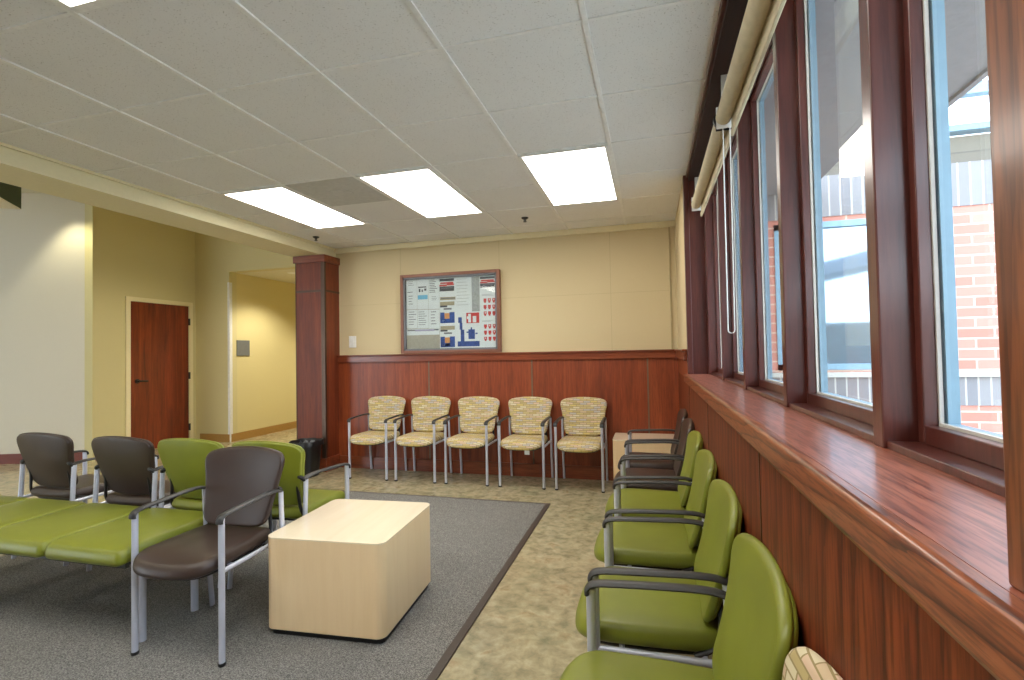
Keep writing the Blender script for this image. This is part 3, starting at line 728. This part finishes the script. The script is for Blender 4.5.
# cube table
tb = empty('cube_table', (-1.555, 2.39, CZ), .07); tag(tb, 'light wood rounded cube table standing on the grey carpet', 'table')
obj('body', MB().prism(rrect(-.300, -.325, .320, .315, .045, 8), .030, .464), 'maple', tb, bevel=.003)
obj('tabletop', MB().prism(rrect(-.301, -.326, .321, .316, .046, 8), .462, .470), 'mapletop', tb, bevel=.002)
obj('plinth', MB().prism(rrect(-.285, -.305, .305, .295, .03, 6), 0, .033), 'black', tb)
# corner table
et = empty('corner_table', (-.08, 5.09, 0)); tag(et, 'light wood table in the corner beside the brown armchairs', 'table')
obj('body', MB().prism(rrect(-.29, -.22, .31, .205, .03, 6), .04, .49), 'maple', et, bevel=.003)
obj('tabletop', MB().prism(rrect(-.292, -.222, .312, .207, .03, 6), .488, .50), 'mapletop', et, bevel=.002)
obj('plinth', MB().prism(rrect(-.26, -.19, .28, .18, .03, 6), 0, .045), 'black', et)
# bin
bi = empty('waste_bin', (-3.76, 4.85, 0)); tag(bi, 'black plastic waste bin with a liner in front of the wood column', 'waste bin')
pr = [(.10, 0), (.108, .006), (.135, .36), (.15, .365), (.15, .385), (.143, .387), (.128, .36), (.10, .02)]
obj('bucket', MB().lathe(pr, 40, sq=2.0), 'black', bi, True)
lm = MB(); seg = 40; vs = []
for k, (r, z) in enumerate([(.158, .345), (.157, .392), (.148, .402), (.128, .365), (.112, .30)]):
    for j in range(seg):
        t = 2*math.pi*j/seg; c, s_ = math.cos(t), math.sin(t); q = (abs(c)**4+abs(s_)**4)**-.25
        rj = r*q*(1+.006*math.sin(j*1.7+k)); vs.append((rj*c, rj*s_, z+(.003*math.sin(j*1.1+k) if k in (0, 2, 3) else .002*math.sin(j*.9))))
lm.add(vs, [(i*seg+j, i*seg+(j+1) % seg, (i+1)*seg+(j+1) % seg, (i+1)*seg+j) for i in range(4) for j in range(seg)])
obj('liner', lm, 'black', bi, True)
cm = MB()
for k in range(5):
    vs = []
    for i in range(7):
        for j in range(5):
            vs.append((-.09+.02*k+i*.022, -.02+j*.022+.01*k, .345+.045*math.sin(i*1.3+k)*math.cos(j*1.7+k*.9)+.02*random.random()))
    cm.add(vs, [(i*5+j, i*5+j+1, (i+1)*5+j+1, (i+1)*5+j) for i in range(6) for j in range(4)])
obj('crumpled_bag', cm, 'bag', bi, True)

# ------------------------------------------------------------------ outside
gr = ST('ground', (.56, -30, -.35), (40, 40, -.15), 'bounce_ground')
wg = empty('brick_building', (5, 5.8, -.15)); tag(wg, 'brick building wing with a blue framed window seen through the panes', 'building')
X0, X1, WYB = .58, 12.0, 5.8
wx0, wx1, wz0, wz1 = 1.28, 2.36, 1.11, 2.63
def Bw(n, a, b, m): return Bl(n, a, b, m, wg)
mm = MB().box((X0, WYB, -.3), (X1, WYB+.3, .76)).box((X0, WYB, 1.06), (wx0, WYB+.3, 2.68)).box((wx1, WYB, 1.06), (X1, WYB+.3, 2.68)).box((wx0, WYB, 1.0), (wx1, WYB+.3, wz0)).box((wx0, WYB, wz1), (wx1, WYB+.3, 2.7))
local(obj('brick_wall', mm, 'brick', wg), wg)
Bw('soldier_course', (X0, WYB-.012, .76), (X1, WYB+.3, 1.04), 'soldier'); Bw('soldier_course', (X0, WYB-.012, 2.68), (X1, WYB+.3, 3.10), 'soldier')
Bw('ledge', (X0, WYB-.04, 1.035), (X1, WYB+.3, 1.085), 'concrete')
Bw('block_band', (X0, WYB, 3.10), (X1, WYB+.3, 3.36), 'block')
Bw('eave', (2.0, WYB-.35, 3.62), (X1, WYB-.25, 3.72), 'bluealu')
Bw('eave', (2.2, WYB-.05, 3.40), (X1, WYB+.1, 3.46), 'bluealu')
wo = local(obj('outer_window', MB().box((wx0, WYB-.01, wz0), (wx0+.05, WYB+.06, wz1)).box((wx1-.05, WYB-.01, wz0), (wx1, WYB+.06, wz1)).box((wx0, WYB-.01, wz0), (wx1, WYB+.06, wz0+.06)).box((wx0, WYB-.01, wz1-.06), (wx1, WYB+.06, wz1)), 'bluealu', wg), wg)
B('pane', (wx0+.05, WYB+.03, wz0+.06), (wx1-.05, WYB+.04, wz1-.06), 'reflglass', wo)
# eave of this building, outside the windows
sf2 = obj('roof_overhang', MB().prism([(.56, -6), (1.92, -6), (1.92, 4.45), (1.61, 4.45), (1.61, 5.8), (.56, 5.8)], 2.95, 3.05), 'soffit', kind='structure')
B('fascia', (1.92, -6, 2.93), (1.96, 4.45, 3.15), 'soffit', sf2)
# opposite building reflected in the far pane
ob = empty('flat_roofed_building', (6, -9, -.15)); tag(ob, 'low building with a wide dark eave mirrored in the blue framed window', 'building')
local(obj('wall', MB().box((.9, -12, -.3), (9, -9, 2.2)), 'block', ob), ob)
local(obj('roof', MB().prism([(-.4, 3.2), (9.8, 5.2), (9.8, 5.8), (-.4, 3.4)], -12.5, -8.0, T=lambda x, y, z: (x, z, y-.6)), 'soffit', ob), ob)
# shrub below the nearest window
sh = empty('shrub', (1.75, 3.9, -.15)); tag(sh, 'leafy shrub outside at the foot of the nearest window view', 'shrub')
lf = MB()
for k in range(420):
    a = random.uniform(0, 2*math.pi); r = random.uniform(0, .45); z = random.uniform(.1, 1.0)*(1-.4*r)
    p = Vector((r*math.cos(a), r*math.sin(a), z)); d = Vector((random.uniform(-1, 1), random.uniform(-1, 1), random.uniform(-.2, 1))).normalized()*.06; w_ = d.cross(Vector((random.uniform(-1, 1), random.uniform(-1, 1), .3))).normalized()*.018
    lf.add([p-d, p+w_, p+d, p-w_], [(0, 1, 2, 3)])
obj('foliage', lf, 'leaf', sh); obj('stem', MB().tube([(0, 0, -.02), (.02, .01, .5)], .012, seg=8), 'wains_dark', sh)
